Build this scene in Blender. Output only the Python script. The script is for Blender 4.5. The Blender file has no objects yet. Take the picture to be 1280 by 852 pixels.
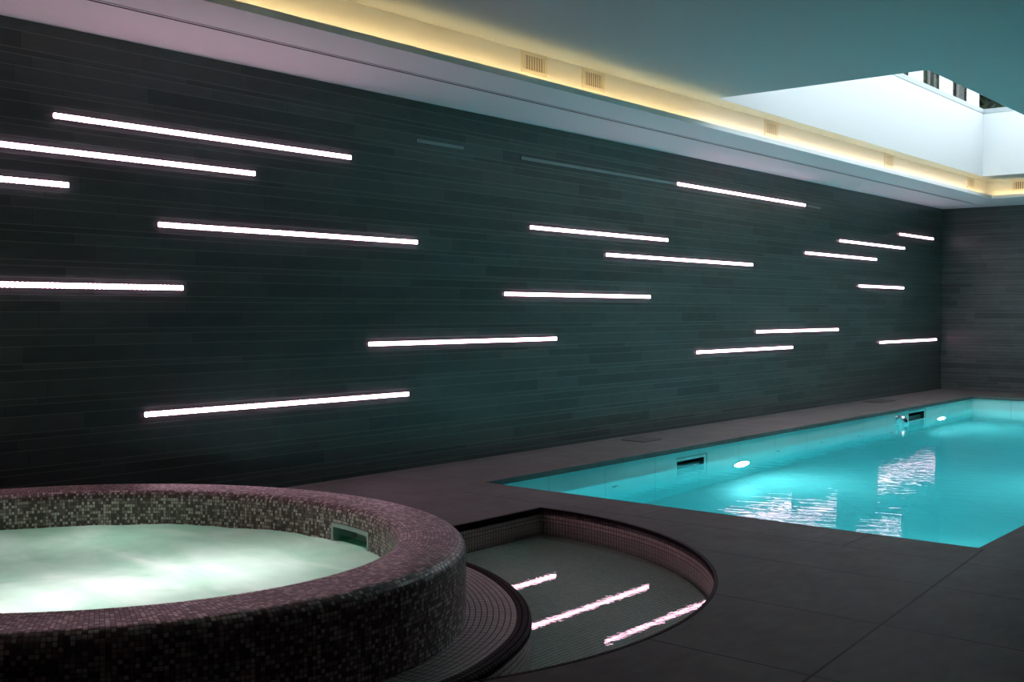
import bpy, bmesh, math, random
from mathutils import Vector, Matrix, noise as mnoise

random.seed(7)
PI = math.pi
COL = bpy.context.scene.collection
SC = bpy.context.scene

# ------------------------------------------------------------------ dimensions (metres)
H_SOFFIT = 2.8
H_CEIL = 3.05
L_FAR = 17.71
X_RIGHT = 7.4
Y_NEAR = -2.2
PX0, PX1, PY0, PY1 = 0.8815, 4.235, 5.88, 16.48      # pool opening in the deck
WATER = -0.185
POOL_DEPTH = -1.45
SX0, SX1, SY0, SY1 = 1.16, 2.97, 8.63, 15.86         # skylight opening
TUB = dict(x=1.908, y=2.272, a=1.547, b=1.367, ph=0.464, w=0.277, zr=0.312)
TUB_WATER = 0.145
BAS_C, BAS_R, BAS_X = (1.917, 3.462), 1.887, 1.808
BAS_WATER = -0.094

# ------------------------------------------------------------------ helpers
def link(o, parent=None):
    COL.objects.link(o)
    if parent is not None:
        o.parent = parent
    return o

def mesh_obj(name, bm, mat, parent=None, smooth=False):
    me = bpy.data.meshes.new(name)
    bm.normal_update()
    bm.to_mesh(me)
    bm.free()
    if smooth:
        for p in me.polygons:
            p.use_smooth = True
    if mat is not None:
        me.materials.append(mat)
    return link(bpy.data.objects.new(name, me), parent)

def thing(name, label, cat, loc=(0, 0, 0), group=None):
    o = bpy.data.objects.new(name, None)
    o.empty_display_size = 0.1
    o.location = loc
    link(o)
    return tag(o, label, cat, group)

def tag(o, label, cat, group=None):
    o['label'] = label
    o['category'] = cat
    if group:
        o['group'] = group
    return o

def struct(o, label=None, cat=None):
    o['kind'] = 'structure'
    if label:
        o['label'] = label
    if cat:
        o['category'] = cat
    return o

def box(bm, x0, x1, y0, y1, z0, z1):
    v = [bm.verts.new(c) for c in ((x0, y0, z0), (x1, y0, z0), (x1, y1, z0), (x0, y1, z0),
                                   (x0, y0, z1), (x1, y0, z1), (x1, y1, z1), (x0, y1, z1))]
    for f in ((0, 3, 2, 1), (4, 5, 6, 7), (0, 1, 5, 4), (1, 2, 6, 5), (2, 3, 7, 6), (3, 0, 4, 7)):
        bm.faces.new([v[i] for i in f])
    return v

def boxes(*args):
    bm = bmesh.new()
    for a in args:
        box(bm, *a)
    return bm

def quad(bm, pts):
    return bm.faces.new([bm.verts.new(p) for p in pts])

def bevel(bm, w, seg=2):
    bmesh.ops.bevel(bm, geom=list(bm.edges), offset=w, segments=seg, affect='EDGES', profile=0.5)
    return bm

def disc_cyl(bm, c, axis, r, h, seg=28, r2=None):
    """closed cylinder from c along axis"""
    ax = Vector(axis).normalized()
    q = Vector((0, 0, 1)).rotation_difference(ax).to_matrix().to_4x4()
    m = Matrix.Translation(Vector(c) + ax * h / 2) @ q
    bmesh.ops.create_cone(bm, cap_ends=True, segments=seg, radius1=r, radius2=r if r2 is None else r2, depth=h, matrix=m)

def ellipse_pt(t, a, b):
    c, s = math.cos(TUB['ph']), math.sin(TUB['ph'])
    ex, ey = a * math.cos(t), b * math.sin(t)
    return (TUB['x'] + c * ex - s * ey, TUB['y'] + s * ex + c * ey)

def catmull(pts, n=8, closed=False):
    out = []
    N = len(pts)
    rng = range(N if closed else N - 1)
    g = (lambda i: pts[i % N]) if closed else (lambda i: pts[min(max(i, 0), N - 1)])
    for i in rng:
        p0, p1, p2, p3 = g(i - 1), g(i), g(i + 1), g(i + 2)
        for k in range(n):
            t = k / n
            out.append(tuple(0.5 * ((2 * p1[j]) + (-p0[j] + p2[j]) * t + (2 * p0[j] - 5 * p1[j] + 4 * p2[j] - p3[j]) * t * t
                                    + (-p0[j] + 3 * p1[j] - 3 * p2[j] + p3[j]) * t ** 3) for j in range(2)))
    if not closed:
        out.append(tuple(pts[-1]))
    return out

def offset_line(pts, d, closed=False):
    """offset a plan polyline to its left by d"""
    out = []
    N = len(pts)
    for i in range(N):
        a = pts[(i - 1) % N] if closed or i > 0 else pts[i]
        b = pts[(i + 1) % N] if closed or i < N - 1 else pts[i]
        t = Vector((b[0] - a[0], b[1] - a[1])).normalized()
        out.append((pts[i][0] - t.y * d, pts[i][1] + t.x * d))
    return out

def arclen(pts, closed=False):
    s = [0.0]
    N = len(pts)
    for i in range(1, N + (1 if closed else 0)):
        s.append(s[-1] + math.dist(pts[i - 1], pts[i % N]))
    return s

def sweep(bm, rings, s, prof, closed=False, skip=None):
    """rings[j] = list of 3-D points of profile row j; uv = (arc length, profile length)"""
    uv = bm.loops.layers.uv.verify()
    n = len(rings[0])
    V = [[bm.verts.new(p) for p in r] for r in rings]
    for j in range(len(rings) - 1):
        for i in range(n if closed else n - 1):
            if skip and skip(i, j):
                continue
            i2 = (i + 1) % n
            f = bm.faces.new((V[j][i], V[j][i2], V[j + 1][i2], V[j + 1][i]))
            for lp, (u, v) in zip(f.loops, ((s[i], prof[j]), (s[i + 1], prof[j]), (s[i + 1], prof[j + 1]), (s[i], prof[j + 1]))):
                lp[uv].uv = (u, v)
    return V

# ------------------------------------------------------------------ node helpers
class NT:
    def __init__(self, name):
        self.m = bpy.data.materials.new(name)
        self.m.use_nodes = True
        self.t = self.m.node_tree
        self.t.nodes.clear()
        self.out = self.t.nodes.new('ShaderNodeOutputMaterial')
    def n(self, typ, ins=None, **props):
        nd = self.t.nodes.new('ShaderNode' + typ)
        for k, v in props.items():
            setattr(nd, k, v)
        for k, v in (ins or {}).items():
            sock = nd.inputs[k]
            if isinstance(v, bpy.types.NodeSocket):
                self.t.links.new(v, sock)
            else:
                sock.default_value = v
        return nd
    def math(self, op, a, b=0.0, c=None):
        d = {0: a, 1: b}
        if c is not None:
            d[2] = c
        return self.n('Math', d, operation=op).outputs[0]
    def mix(self, fac, a, b):
        nd = self.n('Mix', {0: fac}, data_type='RGBA')
        for i, v in ((6, a), (7, b)):
            if isinstance(v, bpy.types.NodeSocket):
                self.t.links.new(v, nd.inputs[i])
            else:
                nd.inputs[i].default_value = v
        return nd.outputs[2]
    def surf(self, s):
        self.t.links.new(s, self.out.inputs['Surface'])
        return self.m

def rgb(r, g, b):
    return (r, g, b, 1.0)

def plain(name, col, rough=0.5, metal=0.0, spec=0.5, noise=0.0, nscale=8.0):
    t = NT(name)
    c = rgb(*col)
    if noise > 0:
        tc = t.n('TexCoord').outputs['Object']
        ns = t.n('TexNoise', {'Vector': tc, 'Scale': nscale, 'Detail': 5.0}).outputs[0]
        f = t.math('MULTIPLY_ADD', ns, noise * 2, 1 - noise)
        c = t.n('VectorMath', {0: rgb(*col)[:3], 'Scale': f}, operation='SCALE').outputs[0]
    p = t.n('BsdfPrincipled', {'Base Color': c, 'Roughness': rough, 'Metallic': metal, 'Specular IOR Level': spec})
    return t.surf(p.outputs[0])

def emit(name, col, strength, back=(0.8, 0.8, 0.8)):
    t = NT(name)
    e = t.n('Emission', {'Color': rgb(*col), 'Strength': strength})
    return t.surf(e.outputs[0])

def slate_wall():
    """split-course slate cladding: courses of 34 / 96 / 63 mm repeating every 193 mm, long running tiles"""
    t = NT('slate_cladding')
    pos = t.n('SeparateXYZ', {0: t.n('NewGeometry').outputs['Position']})
    u = t.math('ADD', pos.outputs[0], pos.outputs[1])
    zz = t.math('DIVIDE', t.math('ADD', pos.outputs[2], 2.0075), 0.193)
    base = t.math('FLOOR', zz)
    ph = t.math('MULTIPLY', t.math('FRACT', zz), 0.193)
    js = (0.016, 0.112, 0.175)
    idx = t.math('MULTIPLY', base, 3.0)
    for j in js:
        idx = t.math('ADD', idx, t.math('GREATER_THAN', ph, j))
    # vertical joints
    wn = t.n('TexWhiteNoise', {'W': idx}, noise_dimensions='1D')
    ln = t.math('MULTIPLY_ADD', wn.outputs[0], 0.35, 0.55)
    uu = t.math('ADD', t.math('DIVIDE', u, ln), t.math('MULTIPLY', wn.outputs[0], 37.0))
    uid = t.math('FLOOR', uu)
    ud = t.math('MULTIPLY', t.math('MINIMUM', t.math('FRACT', uu), t.math('SUBTRACT', 1.0, t.math('FRACT', uu))), ln)
    vj = t.math('LESS_THAN', ud, 0.0022)
    hj = None
    for j in js:
        d = t.math('LESS_THAN', t.math('ABSOLUTE', t.math('SUBTRACT', ph, j)), 0.0024)
        hj = d if hj is None else t.math('MAXIMUM', hj, d)
    tile = t.n('TexWhiteNoise', {'Vector': t.n('CombineXYZ', {0: uid, 1: idx}).outputs[0]}, noise_dimensions='2D').outputs[0]
    gpos = t.n('NewGeometry').outputs['Position']
    ns = t.n('TexNoise', {'Vector': t.n('Mapping', {'Vector': gpos, 'Scale': (6, 6, 30)}).outputs[0], 'Scale': 1.0, 'Detail': 6.0, 'Roughness': 0.65}).outputs[0]
    f = t.math('ADD', t.math('MULTIPLY', tile, 0.38), t.math('MULTIPLY', ns, 0.6))
    col = t.mix(f, rgb(0.031, 0.038, 0.037), rgb(0.114, 0.136, 0.131))
    col = t.mix(t.math('MULTIPLY', hj, 0.5), col, rgb(0.24, 0.26, 0.25))
    col = t.mix(t.math('MULTIPLY', vj, 0.5), col, rgb(0.02, 0.02, 0.02))
    hgt = t.math('ADD', t.math('MULTIPLY', tile, 0.0012), t.math('MULTIPLY', ns, 0.0022))
    hgt = t.math('SUBTRACT', hgt, t.math('MULTIPLY', vj, 0.002))
    bp = t.n('Bump', {'Height': hgt, 'Strength': 0.6, 'Distance': 1.0})
    p = t.n('BsdfPrincipled', {'Base Color': col, 'Roughness': 0.30, 'Specular IOR Level': 0.32, 'Normal': bp.outputs[0]})
    return t.surf(p.outputs[0])

def deck_stone():
    t = NT('deck_slate')
    gp = t.n('NewGeometry').outputs['Position']
    pos = t.n('SeparateXYZ', {0: gp})
    x, y = pos.outputs[0], pos.outputs[1]
    def band(v, c, w):
        return t.math('LESS_THAN', t.math('ABSOLUTE', t.math('SUBTRACT', v, c)), w)
    def rng(v, a, b):
        return t.math('MULTIPLY', t.math('GREATER_THAN', v, a), t.math('LESS_THAN', v, b))
    J = []
    for c in (5.48, 4.93, 4.19, 3.45, 2.7, 1.9, 1.1, 0.3, -0.5, -1.3):
        lo = PX0 - 0.02 if c > 5 else 1.0
        J.append(t.math('MULTIPLY', band(y, c, 0.004), rng(x, 1.0 if c > 5 else 2.2, 9)))
    # the long joint that runs from the pool corner towards the viewer
    xj = t.math('MULTIPLY_ADD', t.math('SUBTRACT', 5.88, y), 0.079, 4.262)
    J.append(t.math('MULTIPLY', t.math('LESS_THAN', t.math('ABSOLUTE', t.math('SUBTRACT', x, xj)), 0.0055), t.math('LESS_THAN', y, 5.86)))
    for c in (3.68, 2.42, 1.35):
        J.append(t.math('MULTIPLY', band(x, c, 0.003), rng(y, 5.48, 5.88)))
    for c in (5.95, 7.6, 9.25, 10.9, 12.55, 14.2, 15.85):
        J.append(t.math('MULTIPLY', band(y, c, 0.003), t.math('LESS_THAN', x, 0.9)))
    J.append(t.math('MULTIPLY', band(x, 0.12, 0.003), t.math('LESS_THAN', y, 30.0)))
    j = J[0]
    for k in J[1:]:
        j = t.math('MAXIMUM', j, k)
    n1 = t.n('TexNoise', {'Vector': gp, 'Scale': 2.2, 'Detail': 8.0, 'Roughness': 0.62}).outputs[0]
    n2 = t.n('TexNoise', {'Vector': t.n('Mapping', {'Vector': gp, 'Scale': (14, 5, 5)}).outputs[0], 'Scale': 1.5, 'Detail': 5.0}).outputs[0]
    f = t.math('ADD', t.math('MULTIPLY', n1, 0.7), t.math('MULTIPLY', n2, 0.4))
    col = t.mix(f, rgb(0.018, 0.0175, 0.017), rgb(0.185, 0.178, 0.170))
    col = t.mix(j, col, rgb(0.012, 0.012, 0.012))
    h = t.math('SUBTRACT', t.math('MULTIPLY', t.math('ADD', n1, n2), 0.0025), t.math('MULTIPLY', j, 0.004))
    bp = t.n('Bump', {'Height': h, 'Strength': 0.7, 'Distance': 1.0})
    p = t.n('BsdfPrincipled', {'Base Color': col, 'Roughness': 0.62, 'Specular IOR Level': 0.16, 'Normal': bp.outputs[0]})
    return t.surf(p.outputs[0])

def mosaic(name, tile, cols, grout, rough=0.3, groutw=0.12, spec=0.5, tint=None):
    """cols = [(position, colour)] picked per tile at random"""
    t = NT(name)
    uv = t.n('UVMap').outputs[0]
    sc = t.n('VectorMath', {0: uv, 1: (1 / tile, 1 / tile, 1)}, operation='MULTIPLY').outputs[0]
    fl = t.n('VectorMath', {0: sc}, operation='FLOOR').outputs[0]
    fr = t.n('SeparateXYZ', {0: t.n('VectorMath', {0: sc}, operation='FRACTION').outputs[0]})
    def edge(v):
        return t.math('MINIMUM', v, t.math('SUBTRACT', 1.0, v))
    e = t.math('MINIMUM', edge(fr.outputs[0]), edge(fr.outputs[1]))
    g = t.math('LESS_THAN', e, groutw)
    wn = t.n('TexWhiteNoise', {'Vector': fl}, noise_dimensions='2D')
    ramp = t.n('ValToRGB', {0: wn.outputs[0]})
    cr = ramp.color_ramp
    cr.interpolation = 'CONSTANT'
    while len(cr.elements) < len(cols):
        cr.elements.new(0.5)
    for el, (p, c) in zip(cr.elements, cols):
        el.position = p
        el.color = rgb(*c)
    col = t.mix(g, ramp.outputs[0], rgb(*grout))
    hb = t.math('MINIMUM', e, 0.2)
    bp = t.n('Bump', {'Height': t.math('MULTIPLY', hb, 0.006), 'Strength': 0.5, 'Distance': 1.0})
    p = t.n('BsdfPrincipled', {'Base Color': col, 'Roughness': t.math('MULTIPLY_ADD', g, 0.4, rough), 'Specular IOR Level': spec, 'Normal': bp.outputs[0]})
    return t.surf(p.outputs[0])

def pool_tile():
    t = NT('pool_porcelain_tile')
    gp = t.n('NewGeometry').outputs['Position']
    pos = t.n('SeparateXYZ', {0: gp})
    u = t.math('ADD', t.math('ADD', pos.outputs[0], pos.outputs[1]), 0.29)
    fr = t.math('FRACT', t.math('DIVIDE', u, 0.742))
    j = t.math('LESS_THAN', t.math('ABSOLUTE', t.math('SUBTRACT', fr, 0.5)), 0.0045)
    n1 = t.n('TexNoise', {'Vector': gp, 'Scale': 3.0, 'Detail': 5.0}).outputs[0]
    col = t.mix(n1, rgb(0.40, 0.62, 0.60), rgb(0.50, 0.72, 0.69))
    col = t.mix(t.math('MULTIPLY', j, 0.6), col, rgb(0.22, 0.30, 0.29))
    p = t.n('BsdfPrincipled', {'Base Color': col, 'Roughness': 0.35})
    return t.surf(p.outputs[0])

def water(name, amp, scale, stretch, angle, absorb=None, density=0.0, fine=None, ior=1.333):
    t = NT(name)
    gp = t.n('NewGeometry').outputs['Position']
    mp = t.n('Mapping', {'Vector': gp, 'Rotation': (0, 0, angle)}).outputs[0]
    mp = t.n('Mapping', {'Vector': mp, 'Scale': (stretch, 1.0, 1.0)}).outputs[0]
    h = t.math('MULTIPLY', t.n('TexNoise', {'Vector': mp, 'Scale': scale, 'Detail': 2.0, 'Roughness': 0.5}).outputs[0], amp)
    if fine:
        h = t.math('ADD', h, t.math('MULTIPLY', t.n('TexNoise', {'Vector': mp, 'Scale': fine[1], 'Detail': 1.0}).outputs[0], fine[0]))
    bp = t.n('Bump', {'Height': h, 'Strength': 1.0, 'Distance': 1.0})
    g = t.n('BsdfGlass', {'Color': rgb(1, 1, 1), 'Roughness': 0.0, 'IOR': ior, 'Normal': bp.outputs[0]})
    if absorb:
        v = t.n('VolumeAbsorption', {'Color': rgb(*absorb), 'Density': density})
        t.t.links.new(v.outputs[0], t.out.inputs['Volume'])
    return t.surf(g.outputs[0])

def clear_glass(name, tint=(0.97, 0.99, 0.99)):
    t = NT(name)
    bf = t.n('NewGeometry').outputs['Backfacing']
    fr = t.math('MULTIPLY', t.n('Fresnel', {'IOR': 1.3}).outputs[0], t.math('MULTIPLY_ADD', bf, -0.3, 0.3))
    mx = t.n('MixShader', {0: fr, 1: t.n('BsdfTransparent', {'Color': rgb(*tint)}).outputs[0],
                           2: t.n('BsdfGlossy', {'Roughness': 0.02}).outputs[0]})
    return t.surf(mx.outputs[0])

def foam_water():
    """aerated spa water: milky green water with drifting white froth, light from below shines through"""
    t = NT('bubbling_spa_water')
    gp = t.n('NewGeometry').outputs['Position']
    mp = t.n('Mapping', {'Vector': gp, 'Rotation': (0, 0, 0.6), 'Scale': (1.0, 2.2, 1.0)}).outputs[0]
    n = t.n('TexNoise', {'Vector': mp, 'Scale': 1.5, 'Detail': 5.0, 'Roughness': 0.5, 'Distortion': 0.6}).outputs[0]
    f = t.n('MapRange', {0: n, 1: 0.38, 2: 0.62}).outputs[0]
    col = t.mix(f, rgb(0.58, 0.75, 0.67), rgb(0.92, 0.95, 0.935))
    dif = t.n('BsdfDiffuse', {'Color': col}).outputs[0]
    tra = t.n('BsdfTranslucent', {'Color': col}).outputs[0]
    body = t.n('MixShader', {0: 0.65, 1: dif, 2: tra}).outputs[0]
    h = t.math('MULTIPLY', t.n('TexNoise', {'Vector': gp, 'Scale': 9.0, 'Detail': 4.0}).outputs[0], 0.01)
    bp = t.n('Bump', {'Height': h, 'Strength': 0.6, 'Distance': 1.0}).outputs[0]
    gl = t.n('BsdfGlossy', {'Roughness': 0.25, 'Normal': bp}).outputs[0]
    fr = t.math('MULTIPLY', t.n('Fresnel', {'IOR': 1.33}).outputs[0], 0.35)
    return t.surf(t.n('MixShader', {0: fr, 1: body, 2: gl}).outputs[0])

M = {}
M['slate'] = slate_wall()
M['deck'] = deck_stone()
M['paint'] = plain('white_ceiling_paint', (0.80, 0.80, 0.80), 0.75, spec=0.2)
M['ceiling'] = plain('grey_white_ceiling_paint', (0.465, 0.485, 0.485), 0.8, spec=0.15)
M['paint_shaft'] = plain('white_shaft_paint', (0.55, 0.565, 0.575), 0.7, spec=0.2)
M['dark_paint'] = plain('charcoal_wall_paint', (0.04, 0.04, 0.04), 0.8, noise=0.1)
M['black'] = plain('black_slot', (0.006, 0.006, 0.007), 0.6)
M['grille'] = plain('cream_grille_enamel', (0.74, 0.68, 0.58), 0.45)
M['grille_dark'] = plain('grille_duct_shadow', (0.16, 0.12, 0.09), 0.8)
M['steel'] = plain('brushed_steel', (0.55, 0.56, 0.56), 0.28, metal=1.0)
M['chrome'] = plain('polished_chrome', (0.78, 0.80, 0.82), 0.08, metal=1.0)
M['alu'] = plain('dark_led_channel', (0.05, 0.045, 0.045), 0.45, metal=0.3)
M['led'] = emit('pink_white_led', (1.0, 0.57, 0.745), 11.6)
M['led_bead'] = emit('pink_white_led_bead', (1.0, 0.57, 0.745), 11.6)
M['led_bead'].cycles.emission_sampling = 'NONE'
M['led_off'] = plain('unlit_frosted_glass', (0.27, 0.31, 0.31), 0.25)
M['cove'] = emit('warm_cove_tape', (1.0, 0.70, 0.30), 23.5)
M['tile'] = pool_tile()
M['lamp'] = emit('underwater_lamp_lens', (0.86, 1.0, 0.98), 235.0)
M['tub_lamp'] = emit('spa_lamp_lens', (1.0, 1.0, 0.985), 17.0)
M['tub_fill_soft'] = emit('added_spa_fill_green', (0.72, 1.0, 0.84), 15.5)  # added fill glow that brightens the back of the tub water
M['hatch'] = plain('hatch_stone', (0.04, 0.042, 0.04), 0.6, noise=0.25, nscale=14)
M['jet'] = plain('jet_nozzle_grey', (0.05, 0.08, 0.08), 0.35)
M['tub'] = mosaic('tub_mosaic', 0.0155, [(0.0, (0.13, 0.075, 0.072)), (0.30, (0.25, 0.155, 0.15)), (0.52, (0.42, 0.28, 0.27)),
                                         (0.70, (0.62, 0.48, 0.45)), (0.86, (0.76, 0.64, 0.60))], (0.11, 0.072, 0.070), rough=0.28, groutw=0.075)
M['ring'] = mosaic('step_mosaic', 0.0235, [(0.0, (0.40, 0.33, 0.31)), (0.5, (0.48, 0.40, 0.37)), (0.8, (0.44, 0.36, 0.33))], (0.045, 0.035, 0.033), rough=0.4, groutw=0.08)
M['trim'] = mosaic('dark_nosing_mosaic', 0.0235, [(0.0, (0.022, 0.013, 0.017)), (0.5, (0.034, 0.021, 0.026))], (0.008, 0.006, 0.007), rough=0.6, spec=0.12)
M['basin'] = mosaic('basin_mosaic', 0.0235, [(0.0, (0.54, 0.43, 0.42)), (0.5, (0.64, 0.51, 0.49)), (0.8, (0.58, 0.46, 0.45))], (0.035, 0.028, 0.026), rough=0.35, groutw=0.07)
M['basin_floor'] = mosaic('basin_bottom_mosaic', 0.0235, [(0.0, (0.74, 0.73, 0.67)), (0.5, (0.82, 0.80, 0.74)), (0.8, (0.78, 0.76, 0.70))], (0.06, 0.06, 0.05), rough=0.4, groutw=0.05)
M['pool_water'] = water('pool_water', 0.0019, 13.0, 0.2, -0.357, absorb=(0.06, 0.84, 0.90), density=0.62, fine=(0.0002, 40.0))
M['basin_water'] = water('basin_water', 0.00004, 9.0, 0.6, -0.4, absorb=(0.70, 0.95, 0.82), density=0.5, fine=(0.00006, 55.0))
M['foam'] = foam_water()
M['pane'] = clear_glass('skylight_glass')
M['smoke_glass'] = clear_glass('weir_glass', (0.55, 0.80, 0.70))
M['bark'] = plain('tree_bark', (0.035, 0.028, 0.022), 0.9, noise=0.3)
M['leaf'] = plain('dark_leaves', (0.009, 0.016, 0.008), 0.8, spec=0.1, noise=0.4, nscale=3)
M['soil'] = plain('roof_garden_soil', (0.05, 0.06, 0.035), 0.95, noise=0.3)
M['sill_shade'] = plain('shaded_sill_grey', (0.30, 0.33, 0.345), 0.5)  # grey puts the shade on the sill slope into its colour

# ------------------------------------------------------------------ outlines in plan
def basin_outline():
    """closed half-disc, counter-clockwise, starting at the far corner on the straight side"""
    cx, cy = BAS_C
    a0 = math.acos((BAS_X - cx) / BAS_R)
    arc = [(cx + BAS_R * math.cos(a), cy + BAS_R * math.sin(a)) for a in [a0 + (-2 * a0) * k / 110 for k in range(111)]]
    return arc            # from far corner clockwise to near corner; straight side closes it

RING_PTS = [(1.83, 4.02), (2.15, 4.03), (2.451, 3.955), (2.675, 3.878), (2.916, 3.745), (3.133, 3.580), (3.309, 3.395),
            (3.450, 3.190), (3.553, 2.955), (3.612, 2.735), (3.622, 2.56), (3.595, 2.36), (3.52, 2.15), (3.40, 1.95), (3.2, 1.75)]

def union_hole():
    arc = basin_outline()
    A, B = TUB['a'] - 0.12, TUB['b'] - 0.12
    def inside(p):
        c, s = math.cos(TUB['ph']), math.sin(TUB['ph'])
        dx, dy = p[0] - TUB['x'], p[1] - TUB['y']
        return ((c * dx + s * dy) / A) ** 2 + ((-s * dx + c * dy) / B) ** 2 < 1
    pts = []
    for p in arc:
        if inside(p):
            break
        pts.append(p)
    last = pts[-1]
    N = 160
    ell = [ellipse_pt(-2 * PI * k / N, A, B) for k in range(N)]       # clockwise
    k0 = min(range(N), key=lambda k: math.dist(ell[k], last))
    def in_basin(p):
        return p[0] > BAS_X and math.dist(p, BAS_C) < BAS_R
    k = k0
    while in_basin(ell[k % N]):
        k += 1
    while not in_basin(ell[k % N]):
        pts.append(ell[k % N])
        k += 1
    pts.append((BAS_X, ell[(k - 1) % N][1]))
    return pts

# ------------------------------------------------------------------ room shell
def build_floor():
    bm = bmesh.new()
    def loop(pts):
        vs = [bm.verts.new((p[0], p[1], 0.0)) for p in pts]
        return [bm.edges.new((vs[i], vs[(i + 1) % len(vs)])) for i in range(len(vs))]
    E = loop([(0, Y_NEAR), (X_RIGHT, Y_NEAR), (X_RIGHT, L_FAR), (0, L_FAR)])
    E += loop([(PX0, PY0), (PX0, PY1), (PX1, PY1), (PX1, PY0)])
    E += loop(union_hole())
    bmesh.ops.triangle_fill(bm, use_beauty=True, use_dissolve=False, edges=E)
    for f in bm.faces:
        f.normal_update()
        if f.normal.z < 0:
            f.normal_flip()
    r = bmesh.ops.extrude_face_region(bm, geom=list(bm.faces))
    for v in [g for g in r['geom'] if isinstance(g, bmesh.types.BMVert)]:
        v.co.z -= 0.04
    bmesh.ops.recalc_face_normals(bm, faces=list(bm.faces))
    return struct(mesh_obj('floor', bm, M['deck']))

build_floor()
T = 0.2
struct(mesh_obj('wall_left', boxes((-T, 0, Y_NEAR - T, L_FAR + T, -0.04, H_CEIL + 0.2)), M['slate']))
struct(mesh_obj('wall_far', boxes((0, X_RIGHT, L_FAR, L_FAR + T, -0.04, H_CEIL + 0.2)), M['slate']))
struct(mesh_obj('wall_right', boxes((X_RIGHT, X_RIGHT + T, Y_NEAR - T, L_FAR + T, -0.04, H_CEIL + 0.2)), M['dark_paint']))
struct(mesh_obj('wall_near', boxes((0, X_RIGHT, Y_NEAR - T, Y_NEAR, -0.04, H_CEIL + 0.2)), M['dark_paint']))
K = 0.14       # shaft wall thickness
Q = 0.004      # lining thickness inside the ceiling slab
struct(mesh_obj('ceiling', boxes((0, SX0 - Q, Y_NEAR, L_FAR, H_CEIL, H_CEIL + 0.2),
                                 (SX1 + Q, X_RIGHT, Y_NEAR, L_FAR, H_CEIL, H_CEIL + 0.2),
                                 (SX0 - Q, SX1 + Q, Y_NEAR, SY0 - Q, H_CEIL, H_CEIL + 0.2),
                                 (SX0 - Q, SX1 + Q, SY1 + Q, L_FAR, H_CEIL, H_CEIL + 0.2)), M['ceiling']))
# lowered soffit with an upturned lip hiding the cove, along the slate wall and the far wall
LX, LY = 1.0926, 16.49
FX, FY = 0.985, 16.595
struct(mesh_obj('trim_1', boxes((0, LX, Y_NEAR, L_FAR, H_SOFFIT, 2.816), (LX, X_RIGHT, LY, L_FAR, H_SOFFIT, 2.816),
                                (LX - 0.016, LX, Y_NEAR, LY + 0.016, 2.816, 2.843), (LX, X_RIGHT, LY, LY + 0.016, 2.816, 2.843)), M['paint']))
struct(mesh_obj('trim_2', boxes((FX - 0.02, FX, Y_NEAR, FY + 0.02, 2.816, H_CEIL), (FX, X_RIGHT, FY, FY + 0.02, 2.816, H_CEIL)), M['paint']))

# ------------------------------------------------------------------ skylight
def build_skylight():
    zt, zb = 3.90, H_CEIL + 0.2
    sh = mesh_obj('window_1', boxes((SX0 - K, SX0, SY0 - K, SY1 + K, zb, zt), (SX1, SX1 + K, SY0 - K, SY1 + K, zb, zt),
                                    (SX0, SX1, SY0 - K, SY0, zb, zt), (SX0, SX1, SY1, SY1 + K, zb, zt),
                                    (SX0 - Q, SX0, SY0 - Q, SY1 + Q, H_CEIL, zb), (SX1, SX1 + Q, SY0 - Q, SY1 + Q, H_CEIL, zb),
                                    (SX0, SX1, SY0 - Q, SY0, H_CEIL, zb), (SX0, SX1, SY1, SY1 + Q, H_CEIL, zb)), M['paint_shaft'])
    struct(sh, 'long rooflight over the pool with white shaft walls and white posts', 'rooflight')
    s = 0.006
    mesh_obj('sill', boxes((SX0 - K - s, SX0 + s, SY0 - K - s, SY1 + K + s, zt, zt + 0.06), (SX1 - s, SX1 + K + s, SY0 - K - s, SY1 + K + s, zt, zt + 0.06),
                           (SX0 + s, SX1 - s, SY0 - K - s, SY0 + s, zt, zt + 0.06), (SX0 + s, SX1 - s, SY1 - s, SY1 + K + s, zt, zt + 0.06)), M['sill_shade'], sh)
    z0, z1 = zt + 0.06, 5.05
    pw = 0.43
    y = 15.30
    while y > SY0:
        for x0 in (SX0 - 0.045, SX1 + 0.02):
            mesh_obj('post', bevel(boxes((x0, x0 + 0.025, y, y + pw, z0, z1)), 0.004, 1), M['paint_shaft'], sh)
        yy = y - 0.41
        if yy > SY0:
            for x0 in (SX0 - 0.045, SX1 + 0.02):
                mesh_obj('mullion', bevel(boxes((x0, x0 + 0.02, yy, yy + 0.03, z0, z1)), 0.003, 1), M['alu'], sh)
        y -= 1.05
    for y0 in (SY0 - 0.12, SY1 + 0.02):
        for x0 in (SX0 + 0.62, SX1 - 0.5):
            mesh_obj('post', bevel(boxes((x0, x0 + 0.25, y0, y0 + 0.10, z0, z1)), 0.004, 1), M['paint_shaft'], sh)
    mesh_obj('beam', boxes((SX0 - K, SX0, SY0 - K, SY1 + K, z1, z1 + 0.16), (SX1, SX1 + K, SY0 - K, SY1 + K, z1, z1 + 0.16),
                           (SX0, SX1, SY0 - K, SY0, z1, z1 + 0.16), (SX0, SX1, SY1, SY1 + K, z1, z1 + 0.16)), M['paint_shaft'], sh)
    mesh_obj('pane', boxes((SX0 - K, SX1 + K, SY0 - K, SY1 + K, z1 + 0.165, z1 + 0.18)), M['pane'], sh)
    mesh_obj('pane', boxes((SX0 - 0.058, SX0 - 0.050, SY0, SY1, z0, z1)), M['pane'], sh)
    mesh_obj('pane', boxes((SX0, SX1, SY1 + 0.066, SY1 + 0.074, z0, z1)), M['pane'], sh)
build_skylight()

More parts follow.
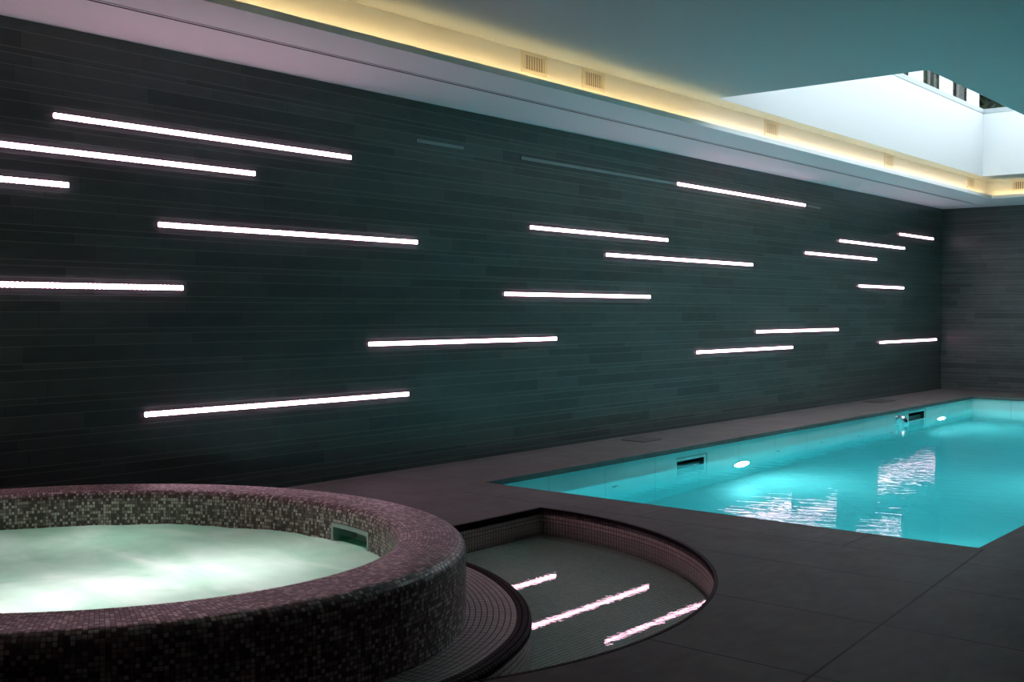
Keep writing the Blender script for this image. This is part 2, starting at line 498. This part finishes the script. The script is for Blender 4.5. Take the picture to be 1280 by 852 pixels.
# ground and trees outside
struct(mesh_obj('ground', boxes((-14, -T - 0.02, 8, 44, 3.1, 3.3)), M['soil']))
def tree(x, y, h, rad, seed, label):
    rnd = random.Random(seed)
    t = thing('evergreen_tree', label, 'tree', (x, y, 3.3), 'trees outside the rooflight')
    bm = bmesh.new()
    prev = None
    pts = [(0.0, 0.0, -0.05, 0.16), (0.04, 0.03, h * 0.3, 0.13), (-0.03, 0.05, h * 0.6, 0.09), (0.0, 0.0, h * 0.95, 0.03)]
    R = []
    for (px, py, pz, r) in pts:
        R.append([bm.verts.new((px + r * math.cos(2 * PI * k / 10), py + r * math.sin(2 * PI * k / 10), pz)) for k in range(10)])
    for a, b in zip(R, R[1:]):
        for k in range(10):
            bm.faces.new((a[k], a[(k + 1) % 10], b[(k + 1) % 10], b[k]))
    bm.faces.new(R[-1])
    for k in range(26):                       # limbs
        z = h * rnd.uniform(0.12, 0.9)
        a = rnd.uniform(0, 2 * PI)
        ln = rad * rnd.uniform(0.5, 0.95)
        disc_cyl(bm, (0, 0, z), (math.cos(a), math.sin(a), rnd.uniform(0.15, 0.7)), 0.035, ln, 6, 0.01)
    mesh_obj('trunk', bm, M['bark'], t)
    bm = bmesh.new()
    for k in range(330):
        z = h * rnd.uniform(0.06, 1.0)
        rr = rad * (1.05 - 0.75 * z / h) * math.sqrt(rnd.uniform(0.05, 1))
        a = rnd.uniform(0, 2 * PI)
        c = Vector((rr * math.cos(a), rr * math.sin(a), z))
        for q in range(34):
            d = Vector((rnd.gauss(0, 1), rnd.gauss(0, 1), rnd.gauss(0, 0.7))) * 0.16
            p = c + d
            u = Vector((rnd.gauss(0, 1), rnd.gauss(0, 1), rnd.gauss(0, 1))).normalized()
            v = u.orthogonal().normalized()
            l, w = rnd.uniform(0.10, 0.17), rnd.uniform(0.05, 0.085)
            bm.faces.new([bm.verts.new(p - u * l), bm.verts.new(p + v * w), bm.verts.new(p + u * l), bm.verts.new(p - v * w)])
    mesh_obj('foliage', bm, M['leaf'], t)
tree(-2.0, 20.6, 4.6, 0.85, 1, 'dark evergreen tree seen through the rooflight window farthest from the corner')
tree(-2.2, 23.4, 6.0, 0.95, 2, 'dark evergreen tree seen through the middle rooflight window')
tree(-2.3, 25.55, 6.2, 0.95, 3, 'dark evergreen tree seen through the rooflight window next to its corner')
tree(-2.1, 27.9, 6.4, 1.05, 4, 'dark evergreen tree seen through the window past the rooflight corner')
tree(-4.5, 29.9, 7.2, 1.05, 5, 'taller evergreen tree behind the one in the middle rooflight window')
tree(-4.6, 32.5, 7.2, 1.05, 6, 'taller evergreen tree behind the one next to the rooflight corner')

# ------------------------------------------------------------------ swimming pool
def build_pool():
    pool = thing('swimming_pool', 'long turquoise lap pool set into the dark slate deck', 'pool', (PX0, PY0, 0))
    inv = Matrix.Translation((-PX0, -PY0, 0))
    X0, X1, Y0, Y1 = PX0 - 0.02, PX1 + 0.02, PY0 - 0.02, PY1 + 0.02
    zt = -0.04
    holes = [(8.475, 8.945, -0.126, -0.215), (14.03, 14.57, -0.083, -0.180)]     # skimmer mouths in the side wall
    def local(bm):
        bm.transform(inv)
        return bm
    bm = bmesh.new()
    ys = sorted([Y0, Y1] + [h[0] for h in holes] + [h[1] for h in holes])
    for a, b in zip(ys, ys[1:]):
        hl = [h for h in holes if abs(h[0] - a) < 1e-6]
        zz = [(zt, POOL_DEPTH)]
        if hl:
            zz = [(zt, hl[0][2]), (hl[0][3], POOL_DEPTH)]
        for z1, z0 in zz:
            quad(bm, ((X0, a, z0), (X0, a, z1), (X0, b, z1), (X0, b, z0)))
    mesh_obj('side_wall', local(bm), M['tile'], pool)
    bm = bmesh.new()
    quad(bm, ((X1, Y0, POOL_DEPTH), (X1, Y1, POOL_DEPTH), (X1, Y1, zt), (X1, Y0, zt)))
    mesh_obj('side_wall', local(bm), M['tile'], pool)
    for yy in (Y0, Y1):
        bm = bmesh.new()
        quad(bm, ((X0, yy, POOL_DEPTH), (X1, yy, POOL_DEPTH), (X1, yy, zt), (X0, yy, zt)))
        mesh_obj('end_wall', local(bm), M['tile'], pool)
    bm = bmesh.new()
    quad(bm, ((X0, Y0, POOL_DEPTH), (X1, Y0, POOL_DEPTH), (X1, Y1, POOL_DEPTH), (X0, Y1, POOL_DEPTH)))
    mesh_obj('pool_bottom', local(bm), M['tile'], pool)
    w = mesh_obj('water', local(boxes((X0 - 0.012, X1 + 0.012, Y0 - 0.012, Y1 + 0.012, POOL_DEPTH - 0.02, WATER))), M['pool_water'], pool)
    # skimmers
    for (a, b, z1, z0), lab in zip(holes, ('dark skimmer mouth in the pool wall nearer the hot tub', 'skimmer mouth in the pool wall beside the chrome spout')):
        sk = thing('pool_skimmer', lab, 'skimmer', (X0, (a + b) / 2, z0), 'skimmers along the pool wall')
        i2 = Matrix.Translation((-X0, -(a + b) / 2, -z0))
        bm = bmesh.new()
        d = 0.22
        quad(bm, ((X0 - d, a, z0), (X0 - d, b, z0), (X0 - d, b, z1), (X0 - d, a, z1)))
        quad(bm, ((X0, a, z0), (X0 - d, a, z0), (X0 - d, a, z1), (X0, a, z1)))
        quad(bm, ((X0, b, z0), (X0, b, z1), (X0 - d, b, z1), (X0 - d, b, z0)))
        quad(bm, ((X0, a, z1), (X0 - d, a, z1), (X0 - d, b, z1), (X0, b, z1)))
        quad(bm, ((X0, a, z0), (X0, b, z0), (X0 - d, b, z0), (X0 - d, a, z0)))
        bm.transform(i2)
        mesh_obj('throat', bm, M['jet'], sk)
        g = 0.004
        bm = boxes((X0, X0 + g, a - 0.012, b + 0.05, z1 + 0.026, z1 + 0.032), (X0, X0 + g, b + 0.044, b + 0.05, z0, z1 + 0.026))
        bm.transform(i2)
        mesh_obj('cover_edge', bm, plain_cache('teal_cover_edge', (0.10, 0.20, 0.19)), sk)
        bm = bevel(boxes((X0 - 0.05, X0 - 0.04, a + 0.01, b - 0.01, z0 + 0.001, z0 + 0.05)), 0.002, 1)
        bm.transform(i2)
        mesh_obj('weir_flap', bm, M['jet'], sk)
    # underwater lamps: two on the visible wall, unseen ones opposite added for even light
    def lamp(x, y, z, sgn, lab):
        lp = thing('pool_lamp', lab, 'pool lamp', (x, y, z), 'underwater lamps of the pool')
        bm = bmesh.new()
        disc_cyl(bm, (0, 0, 0), (sgn, 0, 0), 0.165, 0.012, 36)
        bevel(bm, 0.003, 1)
        mesh_obj('rim', bm, M['steel'], lp)
        bm = bmesh.new()
        disc_cyl(bm, (sgn * 0.012, 0, 0), (sgn, 0, 0), 0.132, 0.006, 36)
        mesh_obj('lens', bm, M['lamp'], lp)
        return lp
    lamp(X0, 9.642, -0.72, 1, 'round white underwater lamp in the pool wall beside the nearer skimmer')
    lamp(X0, 15.19, -0.62, 1, 'small round white underwater lamp near the far corner of the pool')
    lamp(X1, 7.4, -0.66, -1, 'unseen added underwater lamp in the pool wall opposite the slate wall, near end')
    lamp(X1, 11.0, -0.66, -1, 'unseen added underwater lamp in the pool wall opposite the slate wall, middle')
    lamp(X1, 14.6, -0.66, -1, 'unseen added underwater lamp in the pool wall opposite the slate wall, far end')
    # return jets
    jl = ['dark inlet nozzle in the pool wall between deck corner and nearer skimmer', 'first dark inlet nozzle past the bright underwater lamp',
          'second dark inlet nozzle past the bright underwater lamp', 'third dark inlet nozzle past the bright underwater lamp',
          'dark inlet nozzle beneath the chrome spout in the pool wall']
    for (y, z), lab in zip(((7.52, -0.43), (10.43, -0.40), (11.46, -0.45), (12.48, -0.62), (13.45, -0.95)), jl):
        j = thing('inlet_nozzle', lab, 'pool inlet', (X0, y, z), 'inlet nozzles of the pool')
        bm = bmesh.new()
        disc_cyl(bm, (0, 0, 0), (1, 0, 0), 0.042, 0.008, 24)
        bevel(bm, 0.002, 1)
        mesh_obj('flange', bm, M['jet'], j)
        bm = bmesh.new()
        disc_cyl(bm, (0.008, 0, 0), (1, 0, 0), 0.022, 0.012, 18, 0.016)
        mesh_obj('eyeball', bm, M['steel'], j)
    # chrome spout
    sp = thing('chrome_spout', 'small polished chrome spout on the pool wall near the far skimmer', 'spout', (X0, 13.62, -0.12))
    bm = bmesh.new()
    disc_cyl(bm, (0, 0, 0.0), (1, 0, 0), 0.06, 0.012, 28)
    bevel(bm, 0.003, 2)
    mesh_obj('backplate', bm, M['chrome'], sp)
    bm = bmesh.new()
    path = [(0.012, 0.0), (0.05, 0.012), (0.085, 0.004), (0.105, -0.03), (0.108, -0.075)]
    rr = [0.036, 0.038, 0.038, 0.034, 0.028]
    rings = []
    for i, (px, pz) in enumerate(path):
        a = path[max(i - 1, 0)]
        b = path[min(i + 1, len(path) - 1)]
        tdir = Vector((b[0] - a[0], 0, b[1] - a[1])).normalized()
        nrm = Vector((-tdir.z, 0, tdir.x))
        rings.append([bm.verts.new(Vector((px, 0, pz)) + rr[i] * (math.cos(2 * PI * k / 20) * nrm + math.sin(2 * PI * k / 20) * Vector((0, 1, 0)))) for k in range(20)])
    for a, b in zip(rings, rings[1:]):
        for k in range(20):
            bm.faces.new((a[k], a[(k + 1) % 20], b[(k + 1) % 20], b[k]))
    bm.faces.new(rings[0])
    bm.faces.new(rings[-1])
    bmesh.ops.recalc_face_normals(bm, faces=list(bm.faces))
    mesh_obj('nozzle', bm, M['chrome'], sp, smooth=True)

_pc = {}
def plain_cache(name, col, rough=0.5):
    if name not in _pc:
        _pc[name] = plain(name, col, rough)
    return _pc[name]
build_pool()

# deck access covers
for (x0, x1, y0, y1), lab in (((0.16, 0.42, 8.63, 8.93), 'square stone access cover in the deck, nearer the hot tub'),
                              ((0.10, 0.37, 14.43, 14.88), 'square stone access cover in the deck, near the far corner')):
    hc = thing('access_cover', lab, 'deck cover', ((x0 + x1) / 2, (y0 + y1) / 2, 0), 'access covers in the deck')
    w, l = (x1 - x0) / 2, (y1 - y0) / 2
    mesh_obj('lid', bevel(boxes((-w + 0.006, w - 0.006, -l + 0.006, l - 0.006, 0.0, 0.004)), 0.0015, 1), M['hatch'], hc)
    mesh_obj('frame', boxes((-w, w, -l, -l + 0.006, 0, 0.005), (-w, w, l - 0.006, l, 0, 0.005), (-w, -w + 0.006, -l + 0.006, l - 0.006, 0, 0.005),
                            (w - 0.006, w, -l + 0.006, l - 0.006, 0, 0.005)), plain_cache('dark_cover_frame', (0.03, 0.03, 0.03)), hc)

# ------------------------------------------------------------------ hot tub
def build_tub():
    tub = thing('hot_tub', 'round mosaic hot tub with thick rounded rim and bubbling pale green water', 'hot tub', (0, 0, 0))
    zr, w = TUB['zr'], TUB['w']
    # angular samples, with exact stops at the skimmer mouth
    sk0, sk1 = math.radians(41.6), math.radians(56.6)
    ts = sorted(set([2 * PI * k / 240 for k in range(240)] + [sk0, sk1]))
    ts = [t for t in ts if not any(0 < abs(t - s) < 0.008 for s in (sk0, sk1))]
    rows = []                                     # (inset from the outer ellipse, z)
    for z in (-0.30, 0.0, 0.08, 0.16, zr - 0.05):
        rows.append((0.0, z))
    ro = 0.05
    for k in range(1, 9):
        a = PI / 2 * k / 8
        rows.append((ro * (1 - math.cos(a)), zr - ro + ro * math.sin(a)))
    ri = 0.04
    rows.append((w * 0.5, zr + 0.002))
    for k in range(0, 7):
        a = PI / 2 * k / 6
        rows.append((w - ri + ri * math.sin(a), zr - ri + ri * math.cos(a)))
    z_top, z_bot = 0.228, 0.095
    rows += [(w, z_top), (w, 0.16), (w, z_bot), (w, -0.3)]
    rings = [[(*ellipse_pt(t, TUB['a'] - i, TUB['b'] - i), z) for t in ts] for i, z in rows]
    outer = [(p[0], p[1]) for p in rings[0]]
    s = arclen(outer, closed=True)
    prof = [0.0]
    for (i0, z0), (i1, z1) in zip(rows, rows[1:]):
        prof.append(prof[-1] + math.hypot(i1 - i0, z1 - z0))
    nrow = len(rows)
    j_open = (nrow - 4, nrow - 3)
    mid = lambda i: 0.5 * (ts[i] + (ts[(i + 1) % len(ts)] if i + 1 < len(ts) else 2 * PI))
    bm = bmesh.new()
    sweep(bm, rings, s, prof, closed=True, skip=lambda i, j: j in j_open and sk0 < mid(i) < sk1)
    sh = mesh_obj('shell', bm, M['tub'], tub, smooth=True)
    # tub bottom
    bm = bmesh.new()
    bm.faces.new([bm.verts.new((*ellipse_pt(t, TUB['a'] - w, TUB['b'] - w), -0.3)) for t in ts])
    mesh_obj('tub_bottom', bm, plain_cache('pale_tub_bottom', (0.5, 0.62, 0.56)), tub)
    # water surface with a little churn
    bm = bmesh.new()
    NR, NA = 44, 180
    ai, bi = TUB['a'] - w + 0.004, TUB['b'] - w + 0.004
    R = []
    for r in range(1, NR + 1):
        q = r / NR
        ring = []
        for k in range(NA):
            x, y = ellipse_pt(2 * PI * k / NA, ai * q, bi * q)
            h = 0.008 * mnoise.noise(Vector((x * 4, y * 4, 1.3))) + 0.004 * mnoise.noise(Vector((x * 13, y * 13, 4.1)))
            ring.append(bm.verts.new((x, y, TUB_WATER + h)))
        R.append(ring)
    c = bm.verts.new((TUB['x'], TUB['y'], TUB_WATER))
    for k in range(NA):
        bm.faces.new((c, R[0][k], R[0][(k + 1) % NA]))
    for a, b in zip(R, R[1:]):
        for k in range(NA):
            bm.faces.new((a[k], b[k], b[(k + 1) % NA], a[(k + 1) % NA]))
    mesh_obj('water', bm, M['foam'], tub, smooth=True)
    # lamps at the bottom; soft green ones are added fill for the dimmer water
    for (x, y, r, mt) in ((2.22, 2.66, 0.13, 'tub_lamp'), (2.16, 2.02, 0.13, 'tub_lamp'), (1.3, 2.75, 0.10, 'tub_fill_soft'), (1.05, 1.9, 0.10, 'tub_fill_soft'), (1.7, 1.4, 0.10, 'tub_fill_soft'), (2.2, 3.1, 0.06, 'tub_fill_soft')):
        bm = bmesh.new()
        disc_cyl(bm, (x, y, -0.3), (0, 0, 1), r, 0.02, 28)
        mesh_obj('underwater_lamp', bm, M[mt], tub)
    # skimmer: steel frame and recessed glass weir box
    n = 12
    tt = [sk0 + (sk1 - sk0) * k / n for k in range(n + 1)]
    def arcstrip(i0, i1, z0, z1):
        bm = bmesh.new()
        V = []
        for t in tt:
            V.append([bm.verts.new((*ellipse_pt(t, TUB['a'] - i, TUB['b'] - i), z)) for i, z in ((i0, z0), (i1, z0), (i1, z1), (i0, z1))])
        for a, b in zip(V, V[1:]):
            for k in range(4):
                bm.faces.new((a[k], b[k], b[(k + 1) % 4], a[(k + 1) % 4]))
        bm.faces.new(V[0])
        bm.faces.new(V[-1])
        bmesh.ops.recalc_face_normals(bm, faces=list(bm.faces))
        return bm
    def endbar(t0, t1, i0, i1, z0, z1):
        bm = bmesh.new()
        P = [ellipse_pt(t, TUB['a'] - i, TUB['b'] - i) for t, i in ((t0, i0), (t1, i0), (t1, i1), (t0, i1))]
        lo = [bm.verts.new((*p, z0)) for p in P]
        hi = [bm.verts.new((*p, z1)) for p in P]
        bm.faces.new(lo)
        bm.faces.new(hi)
        for k in range(4):
            bm.faces.new((lo[k], lo[(k + 1) % 4], hi[(k + 1) % 4], hi[k]))
        bmesh.ops.recalc_face_normals(bm, faces=list(bm.faces))
        return bm
    sk = mesh_obj('skimmer', arcstrip(w - 0.13, w - 0.125, z_bot, z_top), plain_cache('spa_skimmer_back', (0.42, 0.60, 0.52)), tub)
    dt = 0.0115
    mesh_obj('frame', arcstrip(w - 0.13, w + 0.006, z_top - 0.016, z_top + 0.002), M['steel'], sk)
    mesh_obj('frame', arcstrip(w - 0.13, w + 0.006, z_bot, z_bot + 0.01), M['steel'], sk)
    mesh_obj('frame', endbar(sk0, sk0 + dt, w - 0.13, w + 0.006, z_bot, z_top - 0.016), M['steel'], sk)
    mesh_obj('frame', endbar(sk1 - dt, sk1, w - 0.13, w + 0.006, z_bot, z_top - 0.016), M['steel'], sk)
    mesh_obj('trapped_water', arcstrip(w - 0.125, w - 0.002, TUB_WATER - 0.006, TUB_WATER - 0.002), M['foam'], sk)
    mesh_obj('weir_flap', arcstrip(w - 0.03, w - 0.026, z_bot + 0.01, TUB_WATER + 0.025), M['smoke_glass'], sk)
    return tub
build_tub()

# ------------------------------------------------------------------ ring step and foot basin
def build_ring_and_basin():
    line = catmull(RING_PTS, 10)
    ring = thing('ring_step', 'curved pink-brown mosaic step with dark nosing around the hot tub', 'step', (0, 0, 0))
    tubin = [ellipse_pt(t, TUB['a'] - 0.10, TUB['b'] - 0.10) for t in [PI * 2 * k / 200 for k in range(200)]]
    # top: strips between the outline and the hot tub wall
    zt = 0.004
    NB = 14
    inner = [min(tubin, key=lambda q: math.dist(q, p)) for p in line]
    s = arclen(line)
    bm = bmesh.new()
    uv = bm.loops.layers.uv.verify()
    nose = 0.058
    line_in = offset_line(line, -nose)          # outline runs clockwise: inside is on its right
    rows, prof = [], []
    depth = max(math.dist(a, b) for a, b in zip(line_in, inner))
    for k in range(NB + 1):
        q = k / NB
        rows.append([(a[0] + (b[0] - a[0]) * q, a[1] + (b[1] - a[1]) * q, zt) for a, b in zip(line_in, inner)])
    V = [[bm.verts.new(p) for p in r] for r in rows]
    for j in range(NB):
        for i in range(len(line) - 1):
            f = bm.faces.new((V[j][i], V[j + 1][i], V[j + 1][i + 1], V[j][i + 1]))
            for lp in f.loops:
                co = lp.vert.co
                ii = i if (lp.vert in (V[j][i], V[j + 1][i])) else i + 1
                d = math.dist((co.x, co.y), line_in[ii])
                lp[uv].uv = (s[ii], d)
    mesh_obj('tread', bm, M['ring'], ring)
    # riser
    bm = bmesh.new()
    rz = [-0.02, -0.1, -0.25, -0.45]
    ln_r = offset_line(line, -0.006)
    sweep(bm, [[(p[0], p[1], z) for p in ln_r] for z in rz], s, [0.02, 0.1, 0.25, 0.45])
    mesh_obj('riser', bm, M['ring'], ring)
    # dark rounded nosing
    prof_pts = [(nose, 0.004), (nose, 0.007), (0.018, 0.007)]
    for k in range(1, 6):
        a = PI / 2 * k / 5
        prof_pts.append((0.018 * (1 - math.sin(a)), 0.007 - 0.018 * (1 - math.cos(a))))
    prof_pts.append((0.0, -0.024))
    prof_pts.append((0.008, -0.026))
    pl = [0.0]
    for a, b in zip(prof_pts, prof_pts[1:]):
        pl.append(pl[-1] + math.dist(a, b))
    bm = bmesh.new()
    sweep(bm, [[(p[0], p[1], z) for p in offset_line(line, -d)] for d, z in prof_pts], s, pl)
    bmesh.ops.recalc_face_normals(bm, faces=list(bm.faces))
    mesh_obj('nosing', bm, M['trim'], ring, smooth=True)

    bas = thing('foot_basin', 'sunken half-round mosaic plunge basin of still water in the slate deck', 'basin', (0, 0, 0))
    arc = basin_outline()
    zb = -0.42
    pts = arc + [(BAS_X, 2.6), (BAS_X, 3.6), (BAS_X, 4.6)]
    s = arclen(pts, closed=True)
    bm = bmesh.new()
    zz = [-0.015, -0.1, -0.25, zb]
    sweep(bm, [[(p[0], p[1], z) for p in pts] for z in zz], s, [0.0, 0.085, 0.235, 0.405], closed=True)
    mesh_obj('wall', bm, M['basin'], bas)
    bm = bmesh.new()
    uv = bm.loops.layers.uv.verify()
    f = bm.faces.new([bm.verts.new((p[0], p[1], zb)) for p in pts])
    for lp in f.loops:
        lp[uv].uv = (lp.vert.co.x, lp.vert.co.y)
    f.normal_update()
    if f.normal.z < 0:
        f.normal_flip()
    mesh_obj('basin_bottom', bm, M['basin_floor'], bas)
    # dark edge strip
    rim = [(BAS_X, 3.7)] + [(BAS_X, 3.7 + (arc[0][1] - 3.7) * k / 8) for k in range(1, 8)] + arc[:70]
    prof_pts = [(-0.012, 0.0), (-0.012, 0.0012), (0.004, 0.0012), (0.006, -0.001), (0.006, -0.02), (0.0, -0.022)]
    pl = [0.0]
    for a, b in zip(prof_pts, prof_pts[1:]):
        pl.append(pl[-1] + math.dist(a, b))
    s2 = arclen(rim)
    bm = bmesh.new()
    sweep(bm, [[(p[0], p[1], z) for p in offset_line(rim, -d)] for d, z in prof_pts], s2, pl)
    bmesh.ops.recalc_face_normals(bm, faces=list(bm.faces))
    mesh_obj('edge_strip', bm, M['trim'], bas)
    bm = bmesh.new()
    lo = [bm.verts.new((p[0], p[1], zb - 0.01)) for p in offset_line(pts, 0.004, closed=True)]
    hi = [bm.verts.new((v.co.x, v.co.y, BAS_WATER)) for v in lo]
    bm.faces.new(lo)
    bm.faces.new(hi)
    for k in range(len(lo)):
        bm.faces.new((lo[k], lo[(k + 1) % len(lo)], hi[(k + 1) % len(lo)], hi[k]))
    bmesh.ops.recalc_face_normals(bm, faces=list(bm.faces))
    mesh_obj('water', bm, M['basin_water'], bas)
build_ring_and_basin()

# ------------------------------------------------------------------ LED strips on the slate wall
def led_strip(y0, y1, z, lab, lit=True):
    ln = y1 - y0
    name = 'led_strip' if lit else 'unlit_strip'
    t = thing(name, lab, 'wall light', (0, y0, z), 'light strips on the slate wall' if lit else 'unlit strips on the slate wall')
    h = 0.0165
    mesh_obj('channel', boxes((-0.001, 0.005, -0.004, ln + 0.004, -h - 0.002, h + 0.002)), M['alu'], t)
    front = 0.013 if lit else 0.010
    bm = bevel(boxes((0.005, front, 0.0, ln, -h + 0.0025, h - 0.0025)), 0.002, 1)
    df = mesh_obj('diffuser' if lit else 'frosted_cover', bm, M['led'] if lit else M['led_off'], t)
    if lit:
        # row of round lens beads behind the diffuser bar: they give the strip its dotted edge
        bm = bmesh.new()
        n = max(4, int(ln / 0.0285))
        for k in range(n):
            disc_cyl(bm, (0.006, ln * (k + 0.5) / n, 0), (1, 0, 0), h, 0.005, 10, h * 0.97)
        mesh_obj('bead_row', bm, M['led_bead'], df)

LEDS = [
    (3.195, 5.424, 2.2975, 'glowing pink-white strip on slate wall, highest one above the hot tub'),
    (2.337, 4.582, 2.1022, 'glowing strip on slate wall, second from the top above the hot tub'),
    (1.040, 3.282, 1.9137, 'glowing strip cut by picture edge, third from the top above the hot tub'),
    (3.858, 6.097, 1.7255, 'glowing strip on slate wall, fourth from the top above the hot tub'),
    (1.785, 4.030, 1.3421, 'glowing strip cut by picture edge, fifth from the top above the hot tub'),
    (3.757, 6.002, 0.5715, 'lowest glowing strip on the slate wall, just above the hot tub rim'),
    (5.592, 7.842, 0.9585, 'glowing strip low on slate wall, reflected beside the ring step'),
    (7.128, 9.355, 1.3451, 'glowing strip at mid-height of slate wall, third up in the middle cluster'),
    (7.466, 9.674, 1.9196, 'shorter glowing strip on slate wall, beneath the faint unlit strip'),
    (9.851, 12.819, 2.5016, 'long glowing strip highest on slate wall, in line with the unlit strips'),
    (8.598, 11.475, 1.7306, 'long glowing strip at middle of slate wall, overlapping a shorter one above'),
    (10.253, 12.504, 0.772, 'lower glowing strip of the close pair above the pool skimmer'),
    (11.583, 13.817, 0.971, 'upper glowing strip of the close pair above the pool skimmer'),
    (12.831, 15.064, 1.9218, 'lower of two short glowing strips beneath the long highest one'),
    (13.839, 16.097, 2.1204, 'glowing strip second from the top near the far corner'),
    (15.905, 17.277, 2.3162, 'shortest glowing strip, topmost beside the far corner of slate wall'),
    (14.471, 16.083, 1.5467, 'short level glowing strip at mid-height near the far corner'),
    (15.209, 17.470, 0.7742, 'lowest glowing strip beside the far corner, above the chrome spout'),
]
for y0, y1, z, lab in LEDS:
    led_strip(y0, y1, z, lab)
for y0, y1, lab in ((6.09, 6.62, 'faint unlit strip high on slate wall, nearest the hot tub'),
                    (7.345, 9.80, 'long faint unlit strip before the long highest glowing strip'),
                    (12.87, 13.25, 'faint unlit stub at far end of the long highest glowing strip')):
    led_strip(y0, y1, 2.499, lab, lit=False)

# ------------------------------------------------------------------ cove lights, slot diffuser, grilles
cv = thing('cove_light', 'warm light tape hidden behind the soffit lip along the slate wall', 'cove light', (1.062, Y_NEAR + 0.1, 2.816), 'cove lights')
ln = 16.4 - Y_NEAR - 0.1
mesh_obj('tape', boxes((-0.006, 0.006, 0, ln, 0.013, 0.016)), M['cove'], cv)
mesh_obj('backing', boxes((-0.010, 0.010, 0, ln, 0.0, 0.013)), M['steel'], cv)
cv = thing('cove_light', 'warm light tape hidden behind the soffit lip along the far wall', 'cove light', (1.1, 16.520, 2.816), 'cove lights')
ln = X_RIGHT - 1.2
mesh_obj('tape', boxes((0, ln, -0.006, 0.006, 0.013, 0.016)), M['cove'], cv)
mesh_obj('backing', boxes((0, ln, -0.010, 0.010, 0.0, 0.013)), M['steel'], cv)

sd = thing('slot_diffuser', 'long thin black air slot running along the white soffit', 'air slot', (0.645, Y_NEAR + 0.2, H_SOFFIT))
ln = 17.13 - Y_NEAR - 0.2
mesh_obj('slot', boxes((-0.007, 0.007, 0, ln, -0.0022, 0.001)), M['black'], sd)
mesh_obj('blade', boxes((0.034, 0.0375, 0, ln, -0.003, 0.001)), plain_cache('grey_slot_blade', (0.30, 0.29, 0.29)), sd)

def grille(loc, rot, lab):
    g = thing('vent_grille', lab, 'vent', loc, 'grilles on the cove upstand')
    g.rotation_euler = (0, 0, rot)
    W, Ht, d = 0.145, 0.078, 0.008           # local: x out of the wall, y along, z up
    fy, fz = 0.112, 0.050
    mesh_obj('frame', bevel(boxes((0, d, -W, W, fz, Ht), (0, d, -W, W, -Ht, -fz), (0, d, -W, -fy, -fz, fz), (0, d, fy, W, -fz, fz)), 0.0015, 1), M['grille'], g)
    mesh_obj('backing', boxes((0, 0.001, -fy, fy, -fz, fz)), M['grille_dark'], g)
    bm = bevel(boxes((0.001, d - 0.001, -0.007, 0.007, -fz, fz)), 0.001, 1)
    s0 = mesh_obj('slat', bm, M['grille'], g)
    n = 8
    for k in range(n):
        s = s0 if k == 0 else s0.copy()
        if k:
            COL.objects.link(s)
            s.parent = g
        s.location = (0, -fy + 2 * fy * (k + 0.5) / n, 0)

for y, lab in ((6.295, 'cream vent grille on the cove upstand, first one counting from the hot tub'),
               (7.02, 'cream vent grille on the cove upstand, second of the close pair'),
               (9.975, 'cream vent grille beneath the near end of the rooflight'),
               (12.96, 'cream vent grille beneath the middle of the rooflight'),
               (15.91, 'cream vent grille on the cove upstand just before its far corner')):
    grille((FX, y, 2.974), 0, lab)
grille((1.475, FY, 2.974), -PI / 2, 'vent grille on the far cove upstand past the corner')

# ------------------------------------------------------------------ sky
w = bpy.data.worlds.new('overcast_sky')
SC.world = w
w.use_nodes = True
nt = w.node_tree
nt.nodes.clear()
bg = nt.nodes.new('ShaderNodeBackground')
bg.inputs[0].default_value = (0.86, 0.95, 1.0, 1)
bg.inputs[1].default_value = 5.4
wo = nt.nodes.new('ShaderNodeOutputWorld')
nt.links.new(bg.outputs[0], wo.inputs[0])

# ------------------------------------------------------------------ camera
yaw, pitch, roll, f_px = 0.69555, 0.0269, 0.0020, 1396.6
import numpy as np
def rotm(yaw, pitch, roll):
    B = np.array([[1, 0, 0], [0, 0, -1], [0, 1, 0.]])
    cy_, sy = np.cos(yaw), np.sin(yaw)
    Rz = np.array([[cy_, sy, 0], [-sy, cy_, 0], [0, 0, 1]])
    cp, sp = np.cos(pitch), np.sin(pitch)
    Rx = np.array([[1, 0, 0], [0, cp, -sp], [0, sp, cp]])
    cr, sr = np.cos(roll), np.sin(roll)
    Rr = np.array([[cr, -sr, 0], [sr, cr, 0], [0, 0, 1]])
    return Rr @ Rx @ B @ Rz
R = rotm(yaw, pitch, roll)
cam = bpy.data.cameras.new('camera')
cam.sensor_width = 36.0
cam.sensor_fit = 'HORIZONTAL'
cam.lens = f_px / 1280 * 36.0
cam.clip_start = 0.05
co = bpy.data.objects.new('camera', cam)
link(co)
m = Matrix.Identity(4)
for i in range(3):
    m[i][0] = R[0][i]
    m[i][1] = -R[1][i]
    m[i][2] = -R[2][i]
m[0][3], m[1][3], m[2][3] = 6.0389, 0.0, 1.2032
co.matrix_world = m
SC.camera = co

# ------------------------------------------------------------------ render look
SC.view_settings.view_transform = 'Standard'
SC.view_settings.look = 'None'
SC.view_settings.exposure = 0.0
SC.view_settings.gamma = 1.0
SC.view_settings.use_curve_mapping = False
cy = SC.cycles
cy.use_denoising = True
cy.denoiser = 'OPENIMAGEDENOISE'
cy.max_bounces = 14
cy.diffuse_bounces = 6
cy.glossy_bounces = 6
cy.transmission_bounces = 10
cy.transparent_max_bounces = 12
cy.sample_clamp_indirect = 20.0
cy.sample_clamp_direct = 0.0
cy.caustics_reflective = True
cy.caustics_refractive = True
cy.blur_glossy = 0.0
